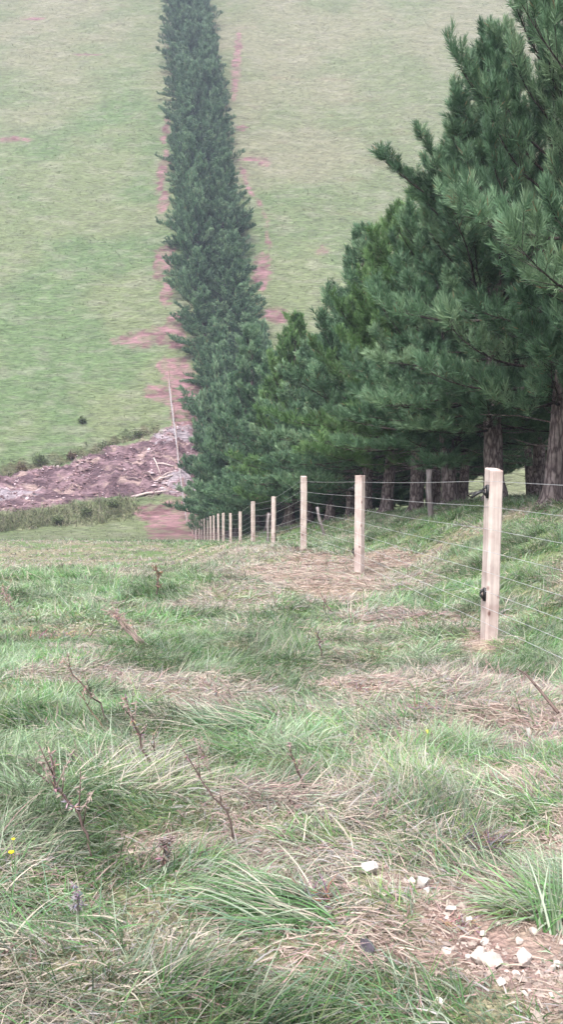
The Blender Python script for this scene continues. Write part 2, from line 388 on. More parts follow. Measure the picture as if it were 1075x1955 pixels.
def near_palette(x, y, n, coarse):
    gm = zmask(x, y, Z_GREEN, .35, .9, 71); st = zmask(x, y, Z_STRAW, .3, .9, 72)
    lt = np.maximum(zmask(x, y, Z_LITTER, .18, .9, 73), zmask(x, y, Z_PATH, .12, .8, 51))
    patch = fbm(x/.45, y/.45, 74, 3); big = fbm(x/1.7, y/1.7, 75, 3); p3 = fbm(x/.22, y/.22, 76, 2)
    g = .72+.34*gm-.80*st-.5*lt+(big-.5)*1.5+(patch-.5)*1.2
    bank = ss(.5, 2.2, x-FX(y))*ss(9, 13, y); g = g+bank*.10
    u = rng.random(n)
    live = (u < np.clip(g, .05, .9)) & ~((zmask(x, y, Z_PATH, .12, .8, 51) > .5) & (rng.random(n) < .9))
    k = rng.random(n)
    live_c = np.where((k < .42)[:, None], GREEN, np.where((k < .62)[:, None], OLIVE, np.where((k < .80)[:, None], TEAL, PALE)))
    pale_p = ss(.5, .62, p3)[:, None]
    live_c = live_c*(1-pale_p*.4)+PALE*pale_p*.4
    k2 = rng.random(n)+(patch-.5)*.8
    dead_c = np.where((k2 < .45)[:, None], STRAW, np.where((k2 < .66)[:, None], GREY, np.where((k2 < .77)[:, None], PALE, PINK)))
    dead_c = np.where((lt > .4)[:, None] & (rng.random(n) < .55)[:, None], C(.46, .365, .315), dead_c)
    c = np.where(live[:, None], live_c, dead_c)*rng.uniform(.55, 1.3, n)[:, None]*np.where(live, .66+.6*ss(.35, .65, fbm(x/.5, y/.35, 78, 3)), 1.0)[:, None]
    tip = np.where((live & (rng.random(n) < .35))[:, None], c*.5+STRAW*.5, c)
    return c, tip, live, lt
def field(y0, y1, dens, Lm, Wm, nseg, tilt, clump, margin=.36, outside=False):
    w = (lambda y: 2*margin*(y+1.2)) if not outside else (lambda y: 2*margin+y*.9)
    area = (w(y0)+w(y1))/2*(y1-y0); nt_ = int(area*dens/clump)
    yy = y0+(y1-y0)*rng.random(nt_*2); keep = rng.random(nt_*2) < w(yy)/w(y1); yy = yy[keep]
    xx = (rng.random(len(yy))*2-1)*w(yy)/2
    pth = zmask(xx, yy, Z_PATH, .12, .8, 51)*.76
    lt = zmask(xx, yy, Z_LITTER, .18, .9, 73)
    if outside:
        k = np.abs(xx) > .35*(np.maximum(yy, -1.2)+1.2)*(yy > 1.5); xx = xx[k]; yy = yy[k]; pth = pth[k]; lt = lt[k]
    keep = rng.random(len(yy)) > np.maximum(np.maximum(pth*1.15, lt*.35), zmask(xx, yy, Z_CLEAR, .02, .3, 58)*.93); xx = xx[keep]; yy = yy[keep]
    m = len(xx)
    flow = fbm(xx/.5, yy/.4, 81, 2)*11+rng.normal(0, .6, m)      # the way each tuft has been laid by wind and stock
    lush = fbm(xx/.38, yy/.32, 83, 2)
    Lt = Lm*rng.uniform(.6, 1.3, m)*(.62+.72*ss(.36, .64, lush))*(1-.62*zmask(xx, yy, Z_PATH, .25, .5, 51))
    cx = np.repeat(xx, clump); cy = np.repeat(yy, clump); n = len(cx)
    sp = np.repeat(.03+.05*rng.random(m), clump)*(Lm/.2)
    cx = cx+rng.normal(0, 1, n)*sp; cy = cy+rng.normal(0, 1, n)*sp
    head = np.repeat(flow, clump)+rng.normal(0, .65, n)
    L = np.repeat(Lt, clump)*rng.uniform(.45, 1.15, n)
    W = Wm*rng.uniform(.55, 1.35, n)
    c, tip, live, l2 = near_palette(cx, cy, n, False)
    th0 = np.clip(rng.normal(tilt, .35, n), 0, 1.45); th0 = np.where(live, th0*.8, th0*1.1+.2)
    th1 = np.clip(th0+rng.uniform(.25, 1.25, n), 0, 1.85)
    live = live & ~((zmask(cx, cy, Z_PATH, .12, .8, 51) > .5) & (rng.random(n) < .93)); flat = l2 > .45; th0 = np.where(flat & ~live, 1.35, th0); th1 = np.where(flat & ~live, 1.6, th1)
    z = H(cx, cy)-.006
    z = z+np.where(th0 > 1.1, rng.uniform(0, .035, n)*(Lm/.2), 0)
    return blades(cx, cy, z, L, W, head, th0, th1, c, nseg, tip)
def join_blades(name, parts, mat, label):
    vs = []; qs = []; cs = []; off = 0
    for v, q, c in parts:
        vs.append(v); qs.append(q+off); cs.append(c); off += len(v)
    me = mesh_from(name, np.concatenate(vs), 4, np.concatenate(qs), mat, np.concatenate(cs))
    return tag(link(name, me), label, 'grass', kind='stuff')
parts = [field(1.5, 4.2, 7000, .055, .0034, 2, 1.0, 6), field(4.2, 8, 3800, .065, .0048, 2, 1.0, 6), field(-1.5, 12, 2000, .13, .0065, 3, .9, 8, 3.4, True),
         field(1.5, 4.2, 9500, .125, .0034, 4, .95, 9), field(4.2, 8, 5000, .125, .0048, 3, .95, 8),
         field(8, 14, 1700, .14, .0075, 3, .9, 8), field(14, 27, 900, .12, .012, 3, .8, 7), field(27, 60, 70, .13, .026, 2, .6, 6)]
join_blades('grass', parts, M_BLADE, 'rough matted pasture grass, green mixed with dead straw')

# hillside and gully grass: tufts seen from far off
def far_field(n, y0, y1, xr, Lm, Wm, polys=None, cols=None, up=.5):
    if polys is None:
        y = y0+(y1-y0)*rng.random(n)**1.0; x = (rng.random(n)*2-1)*xr*(y+5)
        k = (mud_m(x, y) < .25) & (zmask(x, y, Z_RED, .32, .9, 53) < .4); x = x[k]; y = y[k]
    else:
        p = polys[0]; lo = p.min(0); hi = p.max(0)
        x = rng.uniform(lo[0], hi[0], n); y = rng.uniform(lo[1], hi[1], n)
        k = zmask(x, y, polys, .5, .7, 91) > .5; x = x[k]; y = y[k]
    n = len(x); x = np.repeat(x, 5)+rng.normal(0, Lm*.35, n*5); y = np.repeat(y, 5)+rng.normal(0, Lm*.35, n*5); n *= 5
    base = ground_col(x, y) if cols is None else cols[rng.integers(0, len(cols), n)]
    c = base*rng.uniform(.9, 1.5, n)[:, None]
    th0 = rng.uniform(.1, up+.5, n); th1 = th0+rng.uniform(.3, 1.0, n)
    return blades(x, y, H(x, y)-.02, Lm*rng.uniform(.5, 1.3, n), Wm*rng.uniform(.6, 1.3, n), rng.uniform(0, 6.28, n), th0, th1, c, 2)
parts = [far_field(14000, 58, 92, .36, .14, .04, up=.9), far_field(22000, 92, 175, .36, .15, .06, up=1.0)]
join_blades('hillside_grass', parts, M_BLADE, 'short sheep grazed turf covering the far hillside')
sed = np.stack([C(.13, .15, .08), C(.22, .20, .14), C(.10, .12, .06), C(.16, .18, .10)])
join_blades('rushes', [far_field(1600, 0, 0, 0, .6, .05, Z_SEDGE, sed, .3), far_field(700, 0, 0, 0, .5, .06, Z_BANK, sed*.8, .4)], M_BLADE,
            'brown and olive rushes along the gully floor')

# ------------------------------------------------------------------ pines
def frames(d):
    d = d/np.linalg.norm(d, axis=1, keepdims=True)
    ref = np.where(np.abs(d[:, 2:3]) < .9, np.array([[0, 0, 1.]]), np.array([[1., 0, 0]]))
    a = np.cross(ref, d); a /= np.linalg.norm(a, axis=1, keepdims=True)
    return np.stack([a, np.cross(d, a), d], -1)          # columns
def shoot(n, L, nl, w, r):
    zb = r.random(n)**.8*L; az = r.uniform(0, 2*math.pi, n)
    ang = np.interp(zb/L, [0, 1], [1.05, .30])*r.uniform(.75, 1.25, n)
    ln = nl*r.uniform(.75, 1.15, n)
    d = np.stack([np.cos(az)*np.sin(ang), np.sin(az)*np.sin(ang), np.cos(ang)], 1)
    s = np.cross(d, r.normal(0, 1, (n, 3))); s /= np.linalg.norm(s, axis=1, keepdims=True)
    p = np.stack([np.zeros(n), np.zeros(n), zb], 1); m = p+d*ln[:, None]*.45
    return np.stack([p-s*w*.35, p+s*w*.35, m+s*w*.5, p+d*ln[:, None]*1.0, m-s*w*.5], 1).reshape(-1, 3)   # slim five-point needle bundle
def pine(seed, Ht, Rm, zb, nn, sl, nl, nw, dens=1.0, narrow=.75, open_=.0):
    r = np.random.default_rng(seed); rr = random.Random(seed)
    P, D, T = [], [], []
    wood = MB(); LC = (.36, .38, .36)
    lean = (rr.uniform(-.04, .04), rr.uniform(-.04, .04))
    ax = lambda z: (lean[0]*z+.06*math.sin(z*.9+seed), lean[1]*z+.06*math.cos(z*.7+seed))
    tr = lambda z: .158*(Ht/9)*(1-z/Ht)**.8+.015+(.10*math.exp(-z/.16) if z < 1.2 else 0)
    zs = [-.3, -.05, .08, .2, .4, .7, 1.0, 1.4, 1.9, 2.6, 3.4, 4.5, 5.6, 6.8, 7.8]; zs = [z for z in zs if z < Ht-.3]+[Ht-.1]
    wood.tube([(ax(z)[0], ax(z)[1], z) for z in zs], [tr(z) for z in zs], 14, jit=.07)
    def put(p, d, tone, s=1.0): P.append(p); D.append(d); T.append((tone, s))
    z = zb
    while z < Ht-.25:
        u = (z-zb)/(Ht-zb)
        Rz = Rm*min(1, (1.02-u)**narrow*1.05)*(.80+.2*min(1, u/.12))
        nb = rr.choice([5, 6, 6, 7]) if u < .85 else 5; a0 = rr.uniform(0, 6.28)
        for k in range(nb):
            az = a0+2*math.pi*k/nb+rr.uniform(-.3, .3)
            Lb = Rz*rr.choice([.55, .75, .9, 1.0, 1.1, 1.25])*rr.uniform(.93, 1.07)
            if rr.random() < .12: Lb *= 1.15
            e0 = R(rr.uniform(-17, 3)) if u < .2 else R(rr.uniform(8, 35)+30*u); e1 = e0+R(rr.uniform(18, 50))
            cx, cy = ax(z); p = np.array([cx, cy, z+rr.uniform(-.15, .15)]); pts = [p.copy()]; ns = 7
            for i in range(ns):
                t = (i+.5)/ns; el = e0+(e1-e0)*t**1.6; azz = az+.15*math.sin(i*1.3+k)
                p = p+np.array([math.cos(azz)*math.cos(el), math.sin(azz)*math.cos(el), math.sin(el)])*Lb/ns; pts.append(p.copy())
            wood.tube(pts, [max(.005, .026*(Lb/2.2)*(1-i/ns)+.005) for i in range(ns+1)], 4, cap=False, col=LC)
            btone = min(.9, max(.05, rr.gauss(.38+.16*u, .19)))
            # side twigs with shoots
            nsub = max(2, int((Lb/.17)*dens))
            for j in range(nsub):
                t = .30+.70*(j+rr.random()*.9)/nsub; t = min(t, .99)
                q = t*ns; i = min(int(q), ns-1); b_ = pts[i]+(pts[i+1]-pts[i])*(q-i); tg = (pts[i+1]-pts[i]); tg = tg/np.linalg.norm(tg)
                side = (1 if j % 2 else -1)*rr.uniform(.45, 1.15)
                ca, sa = math.cos(side), math.sin(side)
                d = np.array([tg[0]*ca-tg[1]*sa, tg[0]*sa+tg[1]*ca, tg[2]+rr.uniform(-.25, .45)]); d /= np.linalg.norm(d)
                sl2 = rr.uniform(.12, .5)*(1.15-t*.6)*(Lb/2+.35)
                e = b_+d*sl2
                if sl2 > .2: wood.tube([b_, b_+d*sl2*.5, e], [.006, .005, .003], 3, cap=False, col=LC)
                for q2 in range(2 if sl2 < .25 else 3):
                    dd = d*rr.uniform(.3, .9)+np.array([rr.uniform(-.55, .55), rr.uniform(-.55, .55), rr.uniform(.25, 1.1)])
                    put(b_+d*sl2*rr.uniform(.45, 1)+np.array([0, 0, rr.uniform(-.05, .05)]), dd, btone+rr.gauss(0, .16), rr.uniform(.75, 1.15))
            for q2 in range(3):
                dd = tg*rr.uniform(.6, 1.1)+np.array([rr.uniform(-.4, .4), rr.uniform(-.4, .4), rr.uniform(.2, .8)])
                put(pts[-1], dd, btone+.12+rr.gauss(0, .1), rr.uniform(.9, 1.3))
        z += (.34+.12*rr.random())*(1 if u < .8 else .8)/max(.75, dens**.3)
    cx, cy = ax(Ht)
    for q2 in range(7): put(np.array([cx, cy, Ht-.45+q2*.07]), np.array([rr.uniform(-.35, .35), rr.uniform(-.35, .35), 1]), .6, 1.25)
    # dead bare twigs under the crown
    for k in range(16):
        zz = rr.uniform(.7, max(.9, zb+.5)); az = rr.uniform(0, 6.28); l = rr.uniform(.4, 1.5); cx, cy = ax(zz)
        p0 = np.array([cx, cy, zz]); d = np.array([math.cos(az), math.sin(az), rr.uniform(-.2, .25)])
        wood.tube([p0, p0+d*l*.5, p0+d*l+np.array([0, 0, rr.uniform(-.12, .12)])], [.014, .009, .004], 4, cap=False)
    P = np.array(P); D = np.array(D); T = np.array(T); ns = len(P)
    tmpl = [shoot(nn, sl, nl, nw, r) for _ in range(5)]; Fm = frames(D)
    which = r.integers(0, 5, ns); out = []; tones = []
    for k in range(5):
        s = which == k
        v = np.einsum('nij,mj->nmi', Fm[s], tmpl[k])*T[s, 1][:, None, None]+P[s][:, None, :]
        out.append(v.reshape(-1, 3)); nv = len(tmpl[k])
        tn = T[s, 0][:, None]+r.normal(0, .07, (s.sum(), nv//5)).astype(float)
        tones.append(np.repeat(tn, 5, axis=1).ravel())
    v = np.concatenate(out); tn = np.clip(np.concatenate(tones), 0, .92)
    dead = r.random(len(tn)//5) < .012; tn = tn.reshape(-1, 5); tn[dead] = 1.0; tn = tn.ravel()
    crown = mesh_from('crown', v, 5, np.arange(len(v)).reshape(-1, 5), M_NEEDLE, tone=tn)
    return crown, wood.build('trunk', M_BARK)
def yellow(me):
    m2 = me.copy(); m2.materials.clear(); m2.materials.append(M_NEEDLE_Y); return m2
NEAR = [pine(101, 10.6, 2.8, 1.75, 48, .26, .155, .010, 1.5), pine(102, 9.0, 2.55, 1.45, 46, .24, .15, .0098, 1.45),
        pine(103, 8.6, 2.65, 1.95, 46, .24, .15, .0098, 1.45)]
MID = [pine(201, 8.6, 2.5, 1.25, 24, .26, .17, .018, 1.3), pine(202, 8.9, 2.6, 1.1, 24, .26, .17, .018, 1.3), pine(203, 8.3, 2.5, .9, 24, .26, .17, .018, 1.3)]
BACK = [pine(401, 8.8, 2.3, 2.35, 30, .26, .16, .014, 1.0), pine(402, 9.2, 2.2, 2.6, 30, .26, .16, .014, 1.0)]
FAR = [pine(301, 8.6, 2.7, .5, 12, .34, .22, .045, 1.0), pine(302, 8.2, 2.6, .4, 12, .34, .22, .045, 1.0), pine(303, 9.0, 2.7, .6, 12, .34, .22, .045, 1.0),
       pine(304, 8.4, 2.8, .5, 12, .34, .22, .045, 1.0)]
ra_y = [0, 12.8, 15.6, 18.0, 21.0, 28, 40, 52, 65, 76, 86, 100, 130, 170, 260]
ra_x = [6.3, 4.75, 4.2, 3.85, 3.45, 2.65, .75, -1.3, -3.4, -4.3, -5.9, -7.9, -11.4, -15.8, -27]
def RA(y): return float(np.interp(y, ra_y, ra_x))
def plant_tree(x, y, kind, s, rot, label, group=None, name='pine_tree', yel=False, dz=0):
    root = bpy.data.objects.new(name, None); COL.objects.link(root)
    root.location = (x, y, Hs(x, y)+dz); root.rotation_euler = (0, 0, rot); root.scale = (s[0], s[0], s[1])
    cr = kind[0]
    if yel:
        if not hasattr(plant_tree, 'yc'): plant_tree.yc = {}
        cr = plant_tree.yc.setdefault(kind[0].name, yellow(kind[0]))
    link('trunk', kind[1], root); link('crown', cr, root)
    tag(root, label, 'pine tree', group); return root
front = [
 (12.9, 0, .84, 1.08, 'largest nearest pine, overhanging the right edge of the photo at full height', False),
 (15.6, 1, .84, 1.02, 'tall pine whose trunk rises at the right edge beyond the nearest post', False),
 (18.2, 0, .90, .74, 'pine whose thick trunk shows just behind the top of the nearest fence post', False),
 (21.0, 1, .95, .80, 'pine with the broad fissured trunk midway between the two nearest posts', False),
 (23.9, 2, 1.0, .84, 'yellow green pine with low bright boughs between the two nearest posts', True),
 (26.6, 1, .95, .84, 'pine with a pale trunk showing just right of the second nearest post', True),
]
for i, (y, k, sx, sz, lab, yl) in enumerate(front):
    plant_tree(RA(y), y, NEAR[k], (sx, sz), 1.7*i+.4, lab, 'pines of the front row beside the wire fence', yel=yl)
y = 29.4; i = 0
midlab = ['pine directly behind the gap between the second and third nearest posts', 'pine with round green top just left above the yellow green pine',
          'pine rising behind the third nearest post', 'pine standing just left of the third nearest post in the row',
          'bright topped pine behind the fourth and fifth nearest posts']
while y < 49:
    x = RA(y)+random.uniform(-.25, .25)
    lab = midlab[i] if i < len(midlab) else 'dark green pine in the dip of the row behind the small distant posts'
    plant_tree(x, y, (MID[i % 3]), (random.uniform(.88, 1.05), random.choice([.82, .96, .88])*random.uniform(.95, 1.05)), random.uniform(0, 6), lab, 'pines of the front row beside the wire fence', yel=(i == 4))
    y += 2.9; i += 1
while y < 178:
    on = y > 72
    s = random.uniform(.92, 1.08)
    plant_tree(RA(y)+random.uniform(-.5, .5), y, FAR[i % 4] if y > 74 else MID[i % 3], (s*(random.uniform(.93, 1.08) if on else 1.14), s*random.choice([.72, .9, 1.0, 1.2])), random.uniform(0, 6),
               'dense dark pine in the shelter belt climbing the far hillside' if on else 'low branched dark pine filling the gully below the fence',
               'pines climbing the far hillside' if on else 'pines in the gully', dz=-.1)
    y += 2.9 if y < 74 else 3.7; i += 1
# back row
y = 14.2; i = 0
while y < 178:
    off = np.interp(y, [14, 40, 70, 100, 178], [3.0, 3.2, 3.7, 2.7, 1.9])
    kind = NEAR[(i+1) % 3] if y < 24 else (MID[i % 3] if y < 50 else FAR[(i+2) % 4])
    if y < 38: kind = BACK[i % 2]
    s = random.uniform(.9, 1.05)
    if y < 50:
        lab, g = 'pine of the back row, its dark trunk showing in the shade between front trunks', 'pines of the back row'
    elif y < 72: lab, g = 'low branched dark pine filling the gully below the fence', 'pines in the gully'
    else: lab, g = 'dense dark pine in the shelter belt climbing the far hillside', 'pines climbing the far hillside'
    plant_tree(RA(y)+off+random.uniform(-.4, .4), y, kind, (s, s*(random.uniform(.74, .86) if y < 50 else random.uniform(.8, 1.15))), random.uniform(0, 6), lab, g, dz=-.05)
    y += 3.1; i += 1

y = 25.0
while y < 47:
    plant_tree(RA(y)+6.2+random.uniform(-.5, .5), y, BACK[int(y) % 2], (.95, random.uniform(.74, .86)), random.uniform(0, 6),
               'pine of the back row, its dark trunk showing in the shade between front trunks', 'pines of the back row', dz=-.05)
    y += 2.8
# ------------------------------------------------------------------ fence
FENCE = bpy.data.objects.new('wire_fence', None); COL.objects.link(FENCE)
FENCE.location = (float(FX(7.63)), 7.63, Hs(float(FX(7.63)), 7.63)); FL = Vector(FENCE.location)
tag(FENCE, 'new wire fence on pale square timber posts running downhill beside the pines', 'fence')
def post_mesh(h, w, taper=.0, seg=9, rough=.002):
    v = []; f = []; n = 8; c = w*.14; hw = w/2
    ring = [(-hw+c, -hw), (hw-c, -hw), (hw, -hw+c), (hw, hw-c), (hw-c, hw), (-hw+c, hw), (-hw, hw-c), (-hw, -hw+c)]
    tx, ty = random.uniform(-.03, .03), random.uniform(-.03, .03)
    for i in range(seg+1):
        z = -.35+(h+.35)*i/seg
        for (x, y) in ring:
            k = 1-taper*i/seg; dz = 0
            if i == seg: dz = tx*x/hw*.2+ty*y/hw*.2
            v.append((x*k+random.uniform(-rough, rough), y*k+random.uniform(-rough, rough), z+dz))
    top = len(v)
    for (x, y) in ring: v.append((x*.93, y*.93, h+.005+tx*x/hw*.2+ty*y/hw*.2))
    for i in range(seg+1):
        for k in range(n): f.append((i*n+k, i*n+(k+1) % n, (i+1)*n+(k+1) % n, (i+1)*n+k))
    f.append(tuple(top+k for k in range(n)))
    me = bpy.data.meshes.new('fence_post'); me.from_pydata(v, [], f); me.update(); return me
def wire_h(): return [1.19, 1.01, .85, .69, .54, .40, .28, .17]
pp = []          # (x, y, ground, scale of height)
for (px, top, base, Y) in POSTS:
    x, z = at(px, top, Y); pp.append((x, Y, z-1.27 if not base else at(px, base, Y)[1], z))
pl = ['tall pale square post, nearest to the camera, with black insulators on its left side', 'second nearest post, standing on bare pinkish ground',
      'third nearest post, at the crest of the slope']
for i, (x, y, g, zt) in enumerate(pp):
    w = .112 if i < 3 else .105
    me = post_mesh(zt-g, w, .02); me.materials.append(M_POST)
    o = link('fence_post', me, FENCE, Vector((x, y, g))-FL)
    _a, _b = random.uniform(-.012, .012), random.uniform(-.012, .012)
    o.rotation_euler = (_a*(i > 0), _b*(i > 0), [R(18), R(-38), R(12)][i] if i < 3 else random.uniform(-.5, .5))
    if i < 3: o['label'] = pl[i]
    # staples hold the wires
    if i < 2:
        a = o.rotation_euler.z
        for hh in ([1.185, .40] if i == 0 else [1.16, .30]):
            ins = MB(); L = lambda u, v_, w_: (u, v_, w_)
            u0 = -w/2
            ins.tube([(u0-.002, -.02, hh-.05), (u0-.002, -.02, hh+.05)], [.016, .016], 8)
            ins.tube([(u0-.012, -.02, hh-.03), (u0-.035, -.022, hh-.012), (u0-.045, -.024, hh+.006)], [.012, .010, .009], 8)
            ins.tube([(u0-.012, -.02, hh+.035), (u0-.03, -.02, hh+.03), (u0-.045, -.022, hh+.012)], [.013, .011, .008], 8)
            if hh > 1:
                ins.tube([(u0-.03, -.02, hh+.01), (u0-.085, -.01, hh-.012), (u0-.13, .0, hh-.045)], [.012, .013, .010], 8)
                ins.tube([(u0-.125, .0, hh-.045), (u0-.15, .01, hh-.028), (u0-.12, .005, hh-.015), (u0-.085, 0, hh-.004)], [.008, .008, .008, .008], 6)
            io = link('insulator', ins.build('insulator', M_BLACK), o)
# more posts up the far bank
yy = 70.0
farp = []
while yy < 88.4:
    x = float(FX(yy)); g = Hs(x, yy); farp.append((x, yy, g))
    yy += 1.9
fm = post_mesh(1.35, .10, .02); fm.materials.append(M_FARPOST)
for (x, y, g) in farp:
    o = link('fence_post', fm, FENCE, Vector((x, y, g))-FL); o.rotation_euler = (0, random.uniform(-.03, .03), random.uniform(-.4, .4))
# wires
near0 = [(2.62+.12*0, 2.0)]
x0 = float(FX(2.0)); g0 = pp[0][2]+(7.63-2.0)*.112
line = [(x0, 2.0, g0, 1.0)]+[(x, y, g, (zt-g)/1.27) for (x, y, g, zt) in pp]+[(x, y, g, 1.0) for (x, y, g) in farp]
for wi, h in enumerate(wire_h()):
    mb = MB(); pts = []; rad = []
    for k in range(len(line)-1):
        a, b_ = line[k], line[k+1]
        for t in (0, .25, .5, .75):
            x = a[0]+(b_[0]-a[0])*t; y = a[1]+(b_[1]-a[1])*t; z = (a[2]+h*a[3])*(1-t)+(b_[2]+h*b_[3])*t-.012*math.sin(math.pi*t)*(1 if y < 60 else 0)
            pts.append(Vector((x-.058, y, z))-FL); rad.append(.0016+.00003*max(0, y-5))
    mb.tube(pts, rad, 5)
    link('wire', mb.build('wire', M_WIRE), FENCE)
# the next post toward the camera, beyond the right edge
me = post_mesh(1.3, .112, .02); me.materials.append(M_POST)
o = link('fence_post', me, FENCE, Vector((x0, 2.0, g0))-FL); o.rotation_euler.z = .3

# weathered posts of the old fence under the trees
def oldpost(px, base_py, Y, h, w, lean, lab):
    x, _ = at(px, base_py, Y); g = Hs(x, Y)
    mb = MB(); n = 7
    mb.tube([(lean*.2*(t*h)+.012*math.sin(t*7), .01*math.cos(t*5), -.2+(h+.2)*t) for t in np.linspace(0, 1, n)], [w/2*(1+.12*math.sin(i*2.1)) for i in range(n)], 7, jit=.12)
    o = link('weathered_post', mb.build('weathered_post', M_OLDPOST)); o.location = (x, Y, g)
    o.rotation_euler = (0, lean, 0); tag(o, lab, 'post')
oldpost(823, 975, 18.6, .86, .11, -.05, 'crooked grey weathered post before the pine trunks between the two nearest fence posts')
oldpost(620, 985, 25.5, .75, .08, -.22, 'leaning grey weathered post between second and third fence posts')
oldpost(511, 1005, 33, 1.0, .10, .03, 'old grey post in shade just left of the fourth fence post')

# ------------------------------------------------------------------ foreground things
def stone(name, px, py, rx, ry, rz, seed, lab, sink=.25, col=(.62, .56, .52)):
    r = random.Random(seed); x, y = unproj(px, py)
    import bmesh
    bm = bmesh.new()
    for k in range(13):
        v = Vector((r.gauss(0, 1), r.gauss(0, 1), r.gauss(0, 1))).normalized()*r.uniform(.86, 1.05)
        bm.verts.new((v.x*rx, v.y*ry, v.z*rz))
    res = bmesh.ops.convex_hull(bm, input=bm.verts)
    for g in [e for e in res['geom_interior'] if isinstance(e, bmesh.types.BMVert)]: bm.verts.remove(g)
    for v in [v for v in bm.verts if not v.link_faces]: bm.verts.remove(v)
    bmesh.ops.bevel(bm, geom=bm.edges[:], offset=rx*.05, segments=1, affect='EDGES')
    bm.normal_update()
    me = bpy.data.meshes.new(name); bm.to_mesh(me); bm.free()
    a = me.color_attributes.new('Col', 'FLOAT_COLOR', 'POINT'); a.data.foreach_set('color', list(col+(1,))*len(me.vertices))
    me.materials.append(M_STONE); o = link(name, me); o.location = (x, y, Hs(x, y)+rz*(1-sink)); o.rotation_euler.z = r.uniform(0, 6)
    return tag(o, lab, 'stone', 'pale stones on the bare path')
SC = 1/F
stone('stone', 706, 1664, .030, .026, .024, 1, 'white stone alone in the grass, left of the other stones', .15, (.50, .47, .44))
stone('stone', 809, 1676, .025, .022, .024, 2, 'white chunky stone in the small heap at the path head', .1, (.50, .47, .44))
stone('stone', 786, 1668, .014, .013, .012, 3, 'small cream stone at the left of the small stone heap', .2, (.66, .57, .50))
stone('stone', 815, 1690, .014, .012, .011, 4, 'little white stone at the foot of the small stone heap', .2, (.72, .68, .64))
stone('stone', 935, 1836, .036, .026, .024, 5, 'cream rounded stone, right one of the touching pair on the path', .15, (.46, .40, .36))
stone('stone', 914, 1826, .028, .020, .026, 6, 'cream pointed stone, left one of the touching pair on the path', .15, (.46, .41, .37))
stone('stone', 1002, 1832, .027, .022, .026, 7, 'cream upright stone alone right of the touching pair', .15, (.46, .40, .37))
stone('stone', 897, 1820, .012, .011, .011, 8, 'small white stone beside a dark hole, left of the touching pair', .15, (.52, .47, .43))
stone('stone', 862, 1732, .022, .013, .011, 9, 'long flat white stone on the left edge of the path', .25, (.52, .47, .43))
stone('stone', 928, 1780, .017, .013, .010, 10, 'flat white stone above the touching pair', .2, (.52, .47, .43))
stone('stone', 1020, 1768, .013, .012, .012, 11, 'small cream stone on red soil near the right edge', .2, (.48, .42, .38))
stone('stone', 992, 1784, .013, .011, .011, 12, 'small cream stone just above the upright stone', .2, (.48, .42, .38))
stone('stone', 853, 1818, .015, .012, .010, 13, 'pale pinkish stone at the grass edge left of the path', .25, (.62, .52, .47))
stone('stone', 955, 1890, .016, .013, .010, 14, 'pale stone below the touching pair', .25, (.66, .58, .52))
stone('stone', 838, 1934, .010, .010, .009, 15, 'tiny round cream stone in the grass near the bottom edge', .1, (.70, .68, .58))
stone('stone', 1068, 1835, .013, .012, .010, 16, 'pale stone at the right edge level with the upright stone', .2, (.64, .56, .51))
_r = random.Random(5)
for k in range(22):
    px = _r.uniform(850, 1068); py = _r.uniform(1690, 1930)
    if py > 1870 and px < 930: continue
    q = _r.uniform(.005, .0105)
    stone('stone', px, py, q*1.3, q, q*.8, 100+k, 'tiny pale chip of stone among the gravel of the bare path', .3, (_r.uniform(.5, .66), .52, .47))['group'] = 'tiny stone chips on the path'
# dark clod
o = stone('soil_clod', 700, 1826, .040, .022, .014, 35, 'dark grey crumbly clod lying in the straw near the bottom', .2, (.075, .065, .08)); o['category'] = 'clod'; del o['group']
o.data.materials[0] = M_CLOD
# gravel
def gravel():
    base = np.array([(1, 0, 0), (-1, 0, 0), (0, 1, 0), (0, -1, 0), (0, 0, 1), (0, 0, -1)], float)
    tri = np.array([(0, 2, 4), (2, 1, 4), (1, 3, 4), (3, 0, 4), (2, 0, 5), (1, 2, 5), (3, 1, 5), (0, 3, 5)])
    allp = np.concatenate(Z_PATH); lo = allp.min(0)-.1; hi = allp.max(0)+.1
    n = 12000; x = rng.uniform(lo[0], hi[0], n); y = rng.uniform(lo[1], hi[1], n)
    k = rng.random(n) < zmask(x, y, Z_PATH, .12, .8, 51)*.75*ss(.28, .58, fbm(x/.2, y/.2, 99, 2)); x = x[k]; y = y[k]; n = len(x)
    s = np.minimum(.003+rng.exponential(.0030, n), .015)
    v = base[None]*s[:, None, None]*rng.uniform(.55, 1.25, (n, 6, 1))*np.array([1.15, 1, .7])+rng.normal(0, .12, (n, 6, 3))*s[:, None, None]
    a = rng.uniform(0, 6.28, n); ca, sa = np.cos(a)[:, None], np.sin(a)[:, None]
    vx = v[..., 0]*ca-v[..., 1]*sa; vy = v[..., 0]*sa+v[..., 1]*ca
    v = np.stack([vx+x[:, None], vy+y[:, None], v[..., 2]+(H(x, y)+s*.3)[:, None]], -1)
    c = np.where((rng.random(n) < .6)[:, None], C(.36, .295, .26), C(.24, .175, .155))*rng.uniform(.75, 1.2, n)[:, None]
    q = (tri[None]+(np.arange(n)*6)[:, None, None]).reshape(-1, 3)
    me = mesh_from('gravel', v.reshape(-1, 3), 3, q, M_STONE, np.repeat(c, 6, 0))
    tag(link('gravel', me), 'pale gravel chips scattered on the bare soil', 'gravel', kind='stuff')
gravel()
